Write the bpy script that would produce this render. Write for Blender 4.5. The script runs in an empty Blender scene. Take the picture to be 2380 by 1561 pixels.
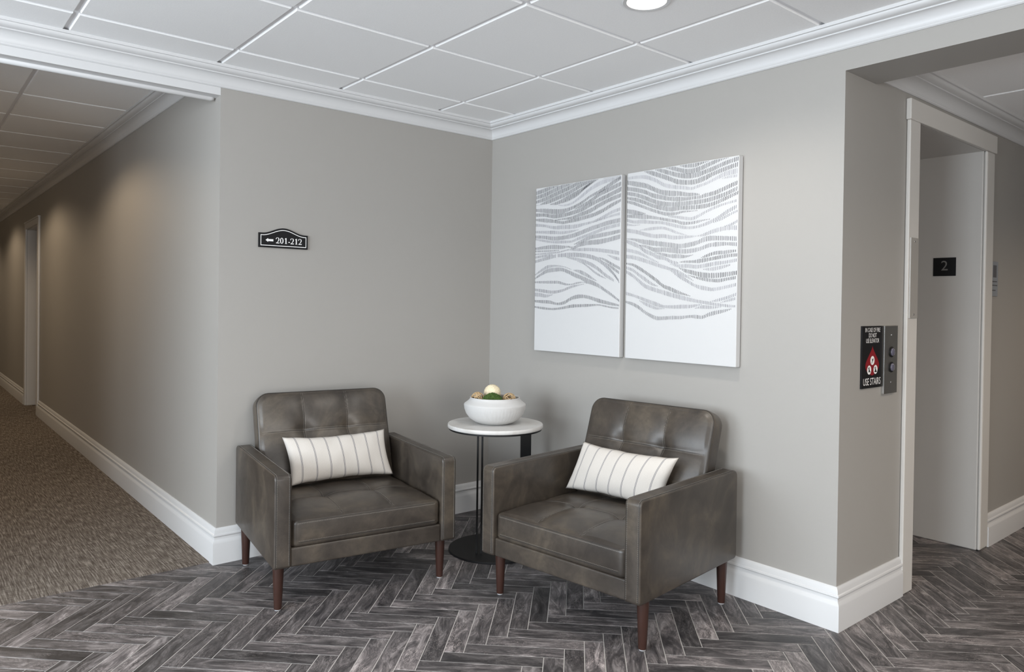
import bpy, bmesh, math, random
from mathutils import Vector, Matrix, noise
random.seed(7)
PI = math.pi
scene = bpy.context.scene
C = scene.collection

# ------------------------------------------------------------------ camera
CAM = Vector((-2.815, -3.5639, 1.2505))
FPX, CXP, CYP = 1713.666, 1190.0, 722.08
YAW, PITCH, ROLL = 0.87268, -0.0096, 0.0140
_F = Vector((math.cos(YAW)*math.cos(PITCH), math.sin(YAW)*math.cos(PITCH), math.sin(PITCH)))
_R = Vector((math.sin(YAW), -math.cos(YAW), 0.0))
_U = _R.cross(_F)
_R2 = _R*math.cos(ROLL) + _U*math.sin(ROLL)
_U2 = -_R*math.sin(ROLL) + _U*math.cos(ROLL)
cd = bpy.data.cameras.new('camera')
cd.sensor_fit = 'HORIZONTAL'; cd.sensor_width = 36.0
cd.lens = FPX/2380.0*36.0
cd.shift_x = 0.0
cd.shift_y = -(780.5-CYP)/2380.0
cd.clip_start = 0.05
cam = bpy.data.objects.new('camera', cd); C.objects.link(cam)
cam.matrix_world = Matrix((( _R2.x, _U2.x, -_F.x, CAM.x), (_R2.y, _U2.y, -_F.y, CAM.y), (_R2.z, _U2.z, -_F.z, CAM.z), (0, 0, 0, 1)))
scene.camera = cam
def project(P):
    d = Vector(P) - CAM; z = d.dot(_F)
    if z < 0.2: return None
    return (CXP + FPX*d.dot(_R2)/z, CYP - FPX*d.dot(_U2)/z, z)

# ------------------------------------------------------------------ world, daylight, exposure
scene.view_settings.view_transform = 'Standard'
scene.view_settings.look = 'None'
scene.view_settings.gamma = 1.0
scene.view_settings.use_curve_mapping = False
scene.view_settings.exposure = 0.0
w = bpy.data.worlds.new('world'); scene.world = w; w.use_nodes = True
w.node_tree.nodes['Background'].inputs[0].default_value = (0.72, 0.84, 1.0, 1)
w.node_tree.nodes['Background'].inputs[1].default_value = 1.0
def area(name, loc, rot, sx, sy, power, col):
    l = bpy.data.lights.new(name, 'AREA'); l.shape = 'RECTANGLE'; l.size = sx; l.size_y = sy
    l.energy = power; l.color = col
    o = bpy.data.objects.new(name, l); C.objects.link(o); o.location = loc; o.rotation_euler = rot
    return o
# daylight entering by the side window (facing +x) and the rear windows (facing +y)
area('daylight_side_window', (-5.53, -1.25, 1.4), (0, -PI/2, 0), 1.6, 2.1, 125, (0.84, 0.925, 1.0))
area('daylight_side_window', (-5.53, -3.2, 1.4), (0, -PI/2, 0), 1.6, 1.1, 125, (0.84, 0.925, 1.0))
area('daylight_rear_window', (-2.9, -6.93, 1.1), (PI/2, 0, 0), 3.4, 1.9, 128, (1.0, 0.955, 0.90))

# ------------------------------------------------------------------ sizes of the place (metres)
HC = 2.3383      # lobby ceiling
HCB = 2.2502     # lower edge of the lobby crown
HB = 0.168       # baseboard height
L1, L2 = 1.6369, 2.1949
HS = 2.1692      # underside of the opening in the right wall
TW = 0.26        # thickness of the right wall
HCOR = 2.405     # corridor ceiling
HHALL = 2.278    # elevator hall ceiling
XL, YR = -5.6, -7.0   # side wall and rear wall of the lobby
XC = -3.3        # far side of the corridor
YC = 14.0        # end of the corridor
XE = 5.0         # end of the elevator hall
YH = -4.6        # far side of the elevator hall
GX, GY, G = -0.4521, -0.311, 0.61

# ------------------------------------------------------------------ materials
def newmat(name):
    m = bpy.data.materials.new(name); m.use_nodes = True
    nt = m.node_tree; b = nt.nodes['Principled BSDF']
    return m, nt, b
def N(nt, t, **kw):
    n = nt.nodes.new(t)
    for k, v in kw.items():
        if k.startswith('i_'):
            key = k[2:]; key = int(key) if key.isdigit() else key.replace('_', ' ')
            n.inputs[key].default_value = v
        else: setattr(n, k, v)
    return n
def bump(nt, b, height, strength, dist=0.001):
    n = N(nt, 'ShaderNodeBump'); n.inputs['Strength'].default_value = strength; n.inputs['Distance'].default_value = dist
    nt.links.new(height, n.inputs['Height']); nt.links.new(n.outputs[0], b.inputs['Normal'])
    return n
def mat(name, col, rough=0.5, metal=0.0, bscale=0, bstr=0.1, var=0.0, vscale=4, spec=None, bdist=0.001):
    m, nt, b = newmat(name)
    b.inputs['Base Color'].default_value = (*col, 1); b.inputs['Roughness'].default_value = rough; b.inputs['Metallic'].default_value = metal
    if spec is not None: b.inputs['Specular IOR Level'].default_value = spec
    tc = N(nt, 'ShaderNodeTexCoord')
    if var:
        nz = N(nt, 'ShaderNodeTexNoise', i_Scale=vscale, i_Detail=4.0); nt.links.new(tc.outputs['Object'], nz.inputs['Vector'])
        r = N(nt, 'ShaderNodeMix', data_type='RGBA')
        r.inputs['A'].default_value = (*[c*(1-var) for c in col], 1); r.inputs['B'].default_value = (*[min(1, c*(1+var)) for c in col], 1)
        nt.links.new(nz.outputs['Fac'], r.inputs['Factor']); nt.links.new(r.outputs['Result'], b.inputs['Base Color'])
    if bscale:
        nb = N(nt, 'ShaderNodeTexNoise', i_Scale=bscale, i_Detail=3.0); nt.links.new(tc.outputs['Object'], nb.inputs['Vector'])
        bump(nt, b, nb.outputs['Fac'], bstr, bdist)
    return m
def ramp(nt, fac, stops):
    r = N(nt, 'ShaderNodeValToRGB'); e = r.color_ramp.elements
    while len(e) < len(stops): e.new(0.5)
    for k, (p, c) in enumerate(stops):
        e[k].position = p; e[k].color = (*c, 1) if len(c) == 3 else c
    nt.links.new(fac, r.inputs[0]); return r

M = {}
M['wall'] = mat('wall_paint', (0.347, 0.332, 0.311), 0.5, bscale=260, bstr=0.12)
M['white'] = mat('white_trim_paint', (0.615, 0.615, 0.618), 0.38)
M['tile'] = mat('ceiling_tile_fibre', (0.90, 0.903, 0.906), 0.9, bscale=420, bstr=0.5, var=0.05, vscale=160)
M['grid'] = mat('ceiling_grid_metal', (0.80, 0.80, 0.82), 0.45)
M['casing'] = mat('casing_paint', (0.60, 0.58, 0.55), 0.35)
M['panel'] = mat('elevator_jamb_paint', (0.50, 0.485, 0.465), 0.28, var=0.03, vscale=6)
M['black'] = mat('black_powder_coat', (0.008, 0.008, 0.0085), 0.5, spec=0.3)
M['signblack'] = mat('sign_black', (0.008, 0.008, 0.009), 0.55, spec=0.25)
M['signwhite'] = mat('sign_white', (0.86, 0.85, 0.84), 0.5)
M['numgrey'] = mat('sign_grey_numeral', (0.16, 0.155, 0.15), 0.5)
M['red'] = mat('sign_red', (0.23, 0.012, 0.018), 0.5, spec=0.25)
M['steel'] = mat('brushed_steel', (0.44, 0.43, 0.41), 0.33, 1.0, bscale=500, bstr=0.05)
M['satin'] = mat('satin_steel', (0.52, 0.50, 0.47), 0.5, 0.55, bscale=500, bstr=0.05)
M['chrome'] = mat('chrome', (0.75, 0.75, 0.76), 0.12, 1.0)
M['button'] = mat('button_lens', (0.11, 0.105, 0.14), 0.12)
M['plaque'] = mat('grey_plaque', (0.33, 0.35, 0.38), 0.35, 0.3)
M['plaquedark'] = mat('plaque_print', (0.10, 0.10, 0.11), 0.5)
M['canvas'] = mat('white_canvas', (0.57, 0.57, 0.572), 0.8, bscale=900, bstr=0.1)
M['canvasedge'] = mat('canvas_edge', (0.60,0.575,0.545), 0.85)
M['wood'] = mat('dark_stained_wood', (0.042, 0.018, 0.013), 0.36, var=0.35, vscale=9)
M['glide'] = mat('plastic_glide', (0.35, 0.35, 0.36), 0.4)
M['ceramic'] = mat('white_ceramic', (0.53, 0.522, 0.512), 0.75)
M['thread'] = mat('seam_thread', (0.20, 0.185, 0.165), 0.7)
M['seam'] = mat('seam_fold', (0.020, 0.018, 0.016), 0.7)
M['rattan'] = mat('rattan_vine', (0.50, 0.35, 0.19), 0.6, var=0.35, vscale=60)
M['moss'] = mat('green_moss', (0.045, 0.085, 0.012), 0.9, var=0.6, vscale=70)
M['cream'] = mat('carved_cream', (0.76, 0.66, 0.47), 0.75, var=0.18, vscale=40)
M['grout'] = mat('grout', (0.46, 0.44, 0.42), 0.75)
M['door'] = mat('door_paint', (0.34, 0.31, 0.28), 0.4)
M['frame'] = mat('window_frame_paint', (0.75, 0.75, 0.75), 0.4)

# white table top with chipped rim
m, nt, b = newmat('white_stone_top'); M['stone'] = m
tc = N(nt, 'ShaderNodeTexCoord'); nz = N(nt, 'ShaderNodeTexNoise', i_Scale=5.0, i_Detail=8.0, i_Distortion=1.6)
nt.links.new(tc.outputs['Object'], nz.inputs['Vector'])
r = ramp(nt, nz.outputs['Fac'], [(0.3, (0.48, 0.455, 0.425)), (0.5, (0.58, 0.565, 0.545)), (0.7, (0.62, 0.61, 0.60))])
nt.links.new(r.outputs[0], b.inputs['Base Color']); b.inputs['Roughness'].default_value = 0.45

# leather
m, nt, b = newmat('grey_brown_leather'); M['leather'] = m
tc = N(nt, 'ShaderNodeTexCoord'); oi = N(nt, 'ShaderNodeObjectInfo')
ad = N(nt, 'ShaderNodeVectorMath', operation='ADD'); nt.links.new(tc.outputs['Object'], ad.inputs[0]); nt.links.new(oi.outputs['Location'], ad.inputs[1])
n1 = N(nt, 'ShaderNodeTexNoise', i_Scale=5.5, i_Detail=6.0, i_Roughness=0.62, i_Distortion=0.7)
n2 = N(nt, 'ShaderNodeTexNoise', i_Scale=38.0, i_Detail=5.0, i_Roughness=0.7, i_Distortion=0.4)
for n in (n1, n2): nt.links.new(ad.outputs[0], n.inputs['Vector'])
r1 = ramp(nt, n1.outputs['Fac'], [(0.30, (0.028, 0.0225, 0.0185)), (0.50, (0.050, 0.0405, 0.0325)), (0.72, (0.092, 0.074, 0.055))])
r2 = ramp(nt, n2.outputs['Fac'], [(0.36, (0.88, 0.88, 0.88)), (0.66, (1.10, 1.10, 1.09))])
mx = N(nt, 'ShaderNodeMix', data_type='RGBA', blend_type='MULTIPLY'); mx.inputs['Factor'].default_value = 1.0
nt.links.new(r1.outputs[0], mx.inputs['A']); nt.links.new(r2.outputs[0], mx.inputs['B'])
nt.links.new(mx.outputs['Result'], b.inputs['Base Color'])
mr = N(nt, 'ShaderNodeMapRange'); mr.inputs['To Min'].default_value = 0.30; mr.inputs['To Max'].default_value = 0.46
nt.links.new(n2.outputs['Fac'], mr.inputs['Value']); nt.links.new(mr.outputs[0], b.inputs['Roughness'])
vo = N(nt, 'ShaderNodeTexVoronoi', i_Scale=420.0); nt.links.new(tc.outputs['Object'], vo.inputs['Vector'])
bump(nt, b, vo.outputs['Distance'], 0.10, 0.0006)

# pillow cloth: off-white weave with double stripes laid out in the UV map (u along the length)
m, nt, b = newmat('striped_cotton'); M['pillow'] = m
uv = N(nt, 'ShaderNodeUVMap'); uv.uv_map = 'UVMap'
sp = N(nt, 'ShaderNodeSeparateXYZ'); nt.links.new(uv.outputs[0], sp.inputs[0])
def mth(op, a, bb, c=None):
    n = N(nt, 'ShaderNodeMath', operation=op)
    for i, v in enumerate((a, bb) if c is None else (a, bb, c)):
        if v is None: continue
        if isinstance(v, (int, float)): n.inputs[i].default_value = v
        else: nt.links.new(v, n.inputs[i])
    return n.outputs[0]
ph = mth('MULTIPLY_ADD', sp.outputs['X'], 7.4, -0.21)          # about seven repeats
fr = mth('FRACT', ph, None)
dd = mth('ABSOLUTE', mth('SUBTRACT', fr, 0.5), None)
line = mth('LESS_THAN', mth('ABSOLUTE', mth('SUBTRACT', dd, 0.034), None), 0.013)
band = mth('LESS_THAN', dd, 0.046)
nzp = N(nt, 'ShaderNodeTexNoise', i_Scale=70.0, i_Detail=2.0); 
mp = N(nt, 'ShaderNodeMapping'); mp.inputs['Scale'].default_value = (1.0, 18.0, 1.0)
nt.links.new(uv.outputs[0], mp.inputs[0]); nt.links.new(mp.outputs[0], nzp.inputs['Vector'])
c0 = ramp(nt, nzp.outputs['Fac'], [(0.3, (0.52, 0.48, 0.435)), (0.7, (0.63, 0.595, 0.555))])
ca = N(nt, 'ShaderNodeMix', data_type='RGBA'); ca.inputs['B'].default_value = (0.50, 0.47, 0.45, 1)
nt.links.new(band, ca.inputs['Factor']); nt.links.new(c0.outputs[0], ca.inputs['A'])
cb = N(nt, 'ShaderNodeMix', data_type='RGBA'); cb.inputs['B'].default_value = (0.12, 0.115, 0.125, 1)
nt.links.new(line, cb.inputs['Factor']); nt.links.new(ca.outputs['Result'], cb.inputs['A'])
nt.links.new(cb.outputs['Result'], b.inputs['Base Color']); b.inputs['Roughness'].default_value = 0.95
bump(nt, b, nzp.outputs['Fac'], 0.35, 0.002)

# floor planks: slate-grey marbling, different on every plank (UV in metres + random offset)
m, nt, b = newmat('slate_plank'); M['plank'] = m
uv = N(nt, 'ShaderNodeUVMap'); uv.uv_map = 'UVMap'; oi = N(nt, 'ShaderNodeObjectInfo')
mul = N(nt, 'ShaderNodeMath', operation='MULTIPLY'); mul.inputs[1].default_value = 813.0; nt.links.new(oi.outputs['Random'], mul.inputs[0])
cx = N(nt, 'ShaderNodeCombineXYZ'); nt.links.new(mul.outputs[0], cx.inputs[0]); nt.links.new(mul.outputs[0], cx.inputs[2])
ad = N(nt, 'ShaderNodeVectorMath', operation='ADD'); nt.links.new(uv.outputs[0], ad.inputs[0]); nt.links.new(cx.outputs[0], ad.inputs[1])
mp = N(nt, 'ShaderNodeMapping'); mp.inputs['Scale'].default_value = (5.5, 21.0, 1.0); mp.inputs['Rotation'].default_value = (0, 0, 0.16)
nt.links.new(ad.outputs[0], mp.inputs[0])
nA = N(nt, 'ShaderNodeTexNoise', i_Scale=1.0, i_Detail=10.0, i_Roughness=0.74, i_Distortion=1.3); nt.links.new(mp.outputs[0], nA.inputs['Vector'])
rA = ramp(nt, nA.outputs['Fac'], [(0.32, (0.022, 0.021, 0.0215)), (0.44, (0.058, 0.054, 0.055)), (0.53, (0.118, 0.109, 0.108)), (0.61, (0.225, 0.210, 0.206)), (0.74, (0.46, 0.435, 0.42))])
nB = N(nt, 'ShaderNodeTexNoise', i_Scale=2.2, i_Detail=7.0, i_Roughness=0.6, i_Distortion=2.6); nt.links.new(mp.outputs[0], nB.inputs['Vector'])
vein = N(nt, 'ShaderNodeMath', operation='SUBTRACT'); vein.inputs[1].default_value = 0.5; nt.links.new(nB.outputs['Fac'], vein.inputs[0])
va = N(nt, 'ShaderNodeMath', operation='ABSOLUTE'); nt.links.new(vein.outputs[0], va.inputs[0])
rV = ramp(nt, va.outputs[0], [(0.0, (0.8, 0.8, 0.8)), (0.016, (0, 0, 0))])
nM = N(nt, 'ShaderNodeTexNoise', i_Scale=6.0, i_Detail=2.0); nt.links.new(ad.outputs[0], nM.inputs['Vector'])
rM = ramp(nt, nM.outputs['Fac'], [(0.44, (0, 0, 0)), (0.60, (1, 1, 1))])
vm = N(nt, 'ShaderNodeMath', operation='MULTIPLY'); nt.links.new(rV.outputs[0], vm.inputs[0]); nt.links.new(rM.outputs[0], vm.inputs[1])
mv = N(nt, 'ShaderNodeMix', data_type='RGBA'); mv.inputs['B'].default_value = (0.46, 0.42, 0.40, 1)
nt.links.new(vm.outputs[0], mv.inputs['Factor']); nt.links.new(rA.outputs[0], mv.inputs['A'])
nT = N(nt, 'ShaderNodeTexNoise', i_Scale=0.9, i_Detail=0.0); nt.links.new(ad.outputs[0], nT.inputs['Vector'])
rT = ramp(nt, nT.outputs['Fac'], [(0.30, (0.48, 0.475, 0.485)), (0.5, (0.86, 0.84, 0.85)), (0.70, (1.62, 1.56, 1.56))])
mt = N(nt, 'ShaderNodeMix', data_type='RGBA', blend_type='MULTIPLY'); mt.inputs['Factor'].default_value = 1.0
nt.links.new(mv.outputs['Result'], mt.inputs['A']); nt.links.new(rT.outputs[0], mt.inputs['B'])
nt.links.new(mt.outputs['Result'], b.inputs['Base Color']); b.inputs['Roughness'].default_value = 0.48
bump(nt, b, nA.outputs['Fac'], 0.12, 0.001)

# carpet
m, nt, b = newmat('woven_carpet'); M['carpet'] = m
tc = N(nt, 'ShaderNodeTexCoord')
outs = []
for sc in ((185.0, 10.0, 1.0), (10.0, 200.0, 1.0), (420.0, 420.0, 1.0)):
    mp = N(nt, 'ShaderNodeMapping'); mp.inputs['Scale'].default_value = sc; nt.links.new(tc.outputs['Object'], mp.inputs[0])
    nz = N(nt, 'ShaderNodeTexNoise', i_Scale=1.0, i_Detail=2.0); nt.links.new(mp.outputs[0], nz.inputs['Vector']); outs.append(nz.outputs['Fac'])
s1 = N(nt, 'ShaderNodeMath', operation='MULTIPLY_ADD'); s1.inputs[1].default_value = 0.55; nt.links.new(outs[0], s1.inputs[0])
s2 = N(nt, 'ShaderNodeMath', operation='MULTIPLY'); s2.inputs[1].default_value = 0.30; nt.links.new(outs[1], s2.inputs[0]); nt.links.new(s2.outputs[0], s1.inputs[2])
s3 = N(nt, 'ShaderNodeMath', operation='MULTIPLY_ADD'); s3.inputs[1].default_value = 0.15; nt.links.new(outs[2], s3.inputs[0]); nt.links.new(s1.outputs[0], s3.inputs[2])
r = ramp(nt, s3.outputs[0], [(0.36, (0.070, 0.056, 0.046)), (0.5, (0.150, 0.126, 0.106)), (0.62, (0.31, 0.275, 0.24))])
nt.links.new(r.outputs[0], b.inputs['Base Color']); b.inputs['Roughness'].default_value = 1.0; b.inputs['Specular IOR Level'].default_value = 0.05
bump(nt, b, s3.outputs[0], 0.7, 0.004)

def emit(name, col, s):
    m, nt, b = newmat(name); b.inputs['Base Color'].default_value = (*col, 1)
    b.inputs['Emission Color'].default_value = (*col, 1); b.inputs['Emission Strength'].default_value = s; return m
M['lens'] = emit('lamp_lens_lit', (1.0, 0.93, 0.82), 9.0)
M['lenswarm'] = emit('lamp_lens_warm', (1.0, 0.78, 0.52), 6.0)
TONES = {}
def tone(t):
    k = round(t*20)/20
    if k not in TONES: TONES[k] = mat('ink_tone', (k**1.9*0.62, k**1.9*0.62, k**1.9*0.68), 0.8)
    return TONES[k]

# ------------------------------------------------------------------ mesh helpers
def mesh(name, verts, faces, m=None, parent=None, smooth=False, uvs=None, loc=None):
    me = bpy.data.meshes.new(name); me.from_pydata([tuple(v) for v in verts], [], faces); me.update()
    if m is not None: me.materials.append(m)
    if smooth: me.polygons.foreach_set('use_smooth', [True]*len(me.polygons))
    if uvs:
        u = me.uv_layers.new(name='UVMap')
        for i, l in enumerate(me.loops): u.data[i].uv = uvs[l.vertex_index]
    o = bpy.data.objects.new(name, me); C.objects.link(o)
    if parent is not None: o.parent = parent
    if loc is not None: o.location = loc
    return o
def tag(o, label, cat, group=None):
    o['label'] = label; o['category'] = cat
    if group: o['group'] = group
    return o
def struct(o): o['kind'] = 'structure'; return o
def thing(name, label, cat, loc=(0, 0, 0), rz=0.0, group=None):
    o = bpy.data.objects.new(name, None); C.objects.link(o); o.location = loc; o.rotation_euler = (0, 0, rz); o.empty_display_size = 0.1
    return tag(o, label, cat, group)
class MB:
    def __init__(s): s.v = []; s.f = []
    def add(s, v, f):
        k = len(s.v); s.v += [Vector(a) for a in v]; s.f += [tuple(i+k for i in q) for q in f]; return s
    def box(s, a, b):
        (x0, y0, z0), (x1, y1, z1) = a, b
        return s.add([(x0, y0, z0), (x1, y0, z0), (x1, y1, z0), (x0, y1, z0), (x0, y0, z1), (x1, y0, z1), (x1, y1, z1), (x0, y1, z1)],
                     [(3, 2, 1, 0), (4, 5, 6, 7), (0, 1, 5, 4), (1, 2, 6, 5), (2, 3, 7, 6), (3, 0, 4, 7)])
    def tube(s, pts, r, n=8, closed=False, cap=True):
        pts = [Vector(p) for p in pts]; k = len(pts); base = len(s.v); up = None
        for i, p in enumerate(pts):
            a = pts[i-1] if (i > 0 or closed) else p; c = pts[(i+1) % k] if (i < k-1 or closed) else p
            t = (c-a).normalized()
            if up is None: up = t.orthogonal().normalized()
            up = (up - t*up.dot(t)).normalized(); sd = t.cross(up)
            rr = r[i] if isinstance(r, (list, tuple)) else r
            for j in range(n):
                an = 2*PI*j/n; s.v.append(p + up*math.cos(an)*rr + sd*math.sin(an)*rr)
        for i in range(k if closed else k-1):
            for j in range(n):
                a0 = base+i*n; b0 = base+((i+1) % k)*n; s.f.append((a0+j, a0+(j+1) % n, b0+(j+1) % n, b0+j))
        if cap and not closed:
            s.f.append(tuple(base+j for j in range(n))[::-1]); s.f.append(tuple(base+(k-1)*n+j for j in range(n)))
        return s
    def lathe(s, prof, n=48, c=(0, 0, 0), rip=None):
        base = len(s.v); c = Vector(c)
        for i, (r, z) in enumerate(prof):
            for j in range(n):
                a = 2*PI*j/n; rr = r + (rip(i, a) if rip else 0)
                s.v.append(c + Vector((rr*math.cos(a), rr*math.sin(a), z)))
        for i in range(len(prof)-1):
            for j in range(n):
                s.f.append((base+i*n+j, base+i*n+(j+1) % n, base+(i+1)*n+(j+1) % n, base+(i+1)*n+j))
        s.f.append(tuple(base+j for j in range(n))[::-1]); s.f.append(tuple(base+(len(prof)-1)*n+j for j in range(n)))
        return s
    def prism(s, pts2, fn, d0, d1):            # outline in 2D, fn(u, v, d) -> 3D
        n = len(pts2); base = len(s.v)
        for d in (d0, d1):
            for u, v in pts2: s.v.append(Vector(fn(u, v, d)))
        s.f.append(tuple(base+i for i in range(n))[::-1]); s.f.append(tuple(base+n+i for i in range(n)))
        for i in range(n): s.f.append((base+i, base+(i+1) % n, base+n+(i+1) % n, base+n+i))
        return s
    def build(s, name, m, parent=None, smooth=False, bevel=0, seg=2):
        o = mesh(name, s.v, s.f, m, parent, smooth)
        bm = bmesh.new(); bm.from_mesh(o.data); bmesh.ops.recalc_face_normals(bm, faces=bm.faces); bm.to_mesh(o.data); bm.free()
        if bevel:
            q = o.modifiers.new('bevel', 'BEVEL'); q.width = bevel; q.segments = seg; q.limit_method = 'ANGLE'; q.angle_limit = math.radians(40)
        if smooth == 'auto':
            for p in o.data.polygons: p.use_smooth = True
            o.data.set_sharp_from_angle(angle=math.radians(38))
        return o
def boxes(name, bs, m, parent=None, bevel=0):
    b = MB()
    for a, c in bs: b.box(a, c)
    return b.build(name, m, parent, bevel=bevel)
def sweep(path, prof, names, m, parents=None):
    """moulding along a plan polyline; prof = (out, z), out to the right of travel; one object for each leg of the path, mitred"""
    path = [Vector((p[0], p[1])) for p in path]; n = len(path); res = []
    dirs = [(path[i+1]-path[i]).normalized() for i in range(n-1)]
    rt = [Vector((d.y, -d.x)) for d in dirs]
    def off(i):
        if i == 0: return rt[0]
        if i == n-1: return rt[-1]
        a, b = rt[i-1], rt[i]; return (a+b)/(1+a.dot(b))
    for i in range(n-1):
        mb = MB(); v = []
        for k in (i, i+1):
            q = off(k)
            for o_, z in prof: v.append((path[k].x+q.x*o_, path[k].y+q.y*o_, z))
        np_ = len(prof)
        f = [(j, (j+1) % np_, np_+(j+1) % np_, np_+j) for j in range(np_)] + [tuple(range(np_))[::-1], tuple(range(np_, 2*np_))]
        mb.add(v, f); ob = mb.build(names[i], m, None if parents is None else parents[i], smooth='auto'); res.append(ob)
    return res
def copy_tree(o, parent=None):
    c = o.copy(); C.objects.link(c); c.parent = parent
    for ch in list(o.children): copy_tree(ch, c)
    return c
STROKES_A = [
    (0.38, "9,29,26 115,19,27 216,6,20 291,1,11"),
    (0.38, "9,57,24 115,47,27 269,23,27 387,8,21 467,2,7"),
    (0.38, "9,84,19 115,74,26 269,50,27 417,28,27 532,8,21 602,1,7"),
    (0.38, "61,101,6 154,93,24 269,78,27 417,56,27 560,24,24 651,8,21 726,-1,10"),
    (0.38, "185,110,5 284,106,22 417,81,25 560,50,23 665,22,17 760,0,5"),
    (0.38, "329,111,4 417,97,14 525,72,16 609,39,14 699,13,4"),
    (0.75, "5,105,6 84,106,3"),
    (0.72, "292,121,5 359,127,11 454,120,14 561,88,21 665,53,24 767,30,27 866,20,23 989,16,13"),
    (0.72, "806,7,5 885,1,13 989,4,12"),
    (0.42, "9,135,19 116,144,28 231,156,33 344,160,29 454,148,21 561,126,19 665,95,17 767,74,20 866,49,25 989,16,23"),
    (0.42, "490,156,5 561,144,17 666,122,24 767,91,26 867,72,27 989,49,26"),
    (0.40, "9,164,22 116,170,22 231,185,25 344,185,25 454,177,25 561,165,28 666,143,26 768,122,26 867,104,27 990,79,27"),
    (0.40, "254,208,5 344,207,11 454,205,18 562,191,24 666,177,28 768,152,27 868,131,25 990,112,25"),
    (0.40, "9,194,13 116,203,26 231,214,22 344,228,18 418,225,20 519,219,25 604,212,24 701,203,24 802,185,24 901,160,24 991,140,17"),
    (0.65, "9,226,19 116,236,17 232,252,20 345,255,25 491,258,25 597,250,17 701,241,14 803,222,17 901,200,20 992,187,20"),
    (0.68, "701,245,3 803,232,10 902,220,13 992,212,17"),
    (0.65, "9,269,15 116,275,18 232,281,22 345,288,18 455,285,14 534,279,4"),
    (0.52, "9,299,19 116,306,22 232,318,27 345,318,25 455,312,28 563,298,28 667,281,28 770,268,27 869,256,27 992,248,27"),
    (0.64, "9,315,11 116,328,15 232,340,15 345,343,18 455,344,14 527,332,18 633,316,17 736,301,21 837,285,20 993,272,20"),
    (0.50, "485,362,4 563,349,21 668,330,24 770,323,26 870,317,24 993,308,20"),
    (0.48, "9,372,15 116,369,22 232,369,27 345,374,22 419,374,11 477,382,18 563,365,26 668,359,28 771,358,31 871,351,27 994,338,28"),
    (0.48, "9,388,11 155,391,11 308,391,5"),
    (0.62, "9,407,9 155,405,11 308,402,11 419,392,9 528,395,18 634,397,21 737,403,21 872,415,24 995,429,23"),
    (0.60, "9,426,15 155,418,15 232,415,7"),
    (0.58, "9,452,19 155,435,22 270,423,22"),
    (0.55, "293,422,22 419,422,27 528,425,28 634,434,26 738,452,28 806,476,29 873,508,29 939,546,29 998,591,24"),
    (0.62, "865,435,3 925,450,17 989,463,20"),
    (0.45, "772,448,5 826,459,15 905,485,20 997,513,17"),
    (0.45, "833,475,3 893,498,17 945,519,20 997,540,17"),
    (0.60, "398,436,4 492,447,18 564,456,19 635,471,23 704,490,26 773,515,26 840,545,24 907,568,20 940,580,14"),
    (0.60, "528,462,3 600,477,11 670,505,14 739,534,16 807,555,10 847,566,3"),
    (0.60, "9,532,11 77,510,19 155,489,22 232,483,13 308,485,9 383,493,7 457,509,4"),
    (0.48, "9,555,11 77,533,19 155,513,26 271,506,26 346,507,22 420,522,25 493,541,27 565,556,28 636,575,32 705,589,28 774,607,24 841,631,21 908,655,20 1000,692,14"),
    (0.55, "486,513,5 550,522,21 635,543,25 705,565,14 746,577,3"),
    (0.50, "9,579,11 116,580,17 233,581,18 309,583,18 384,594,14 457,596,9 530,588,11 601,585,5 643,592,4"),
    (0.55, "9,626,17 116,634,22 233,641,20 347,632,18 457,611,16 565,599,7 615,594,3"),
    (0.60, "9,655,26 77,658,26 156,664,19 233,656,4"),
    (0.40, "9,696,15 117,699,21 195,701,22 294,711,15 377,703,22 458,679,22 530,668,25 601,666,21 672,673,21 775,690,24 876,703,21 1000,716,10"),
    (0.40, "9,732,11 117,739,15 233,743,13 347,736,15 458,724,20 566,720,18 672,717,16 775,714,9 843,720,10 909,727,10 1000,731,10"),
]
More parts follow.
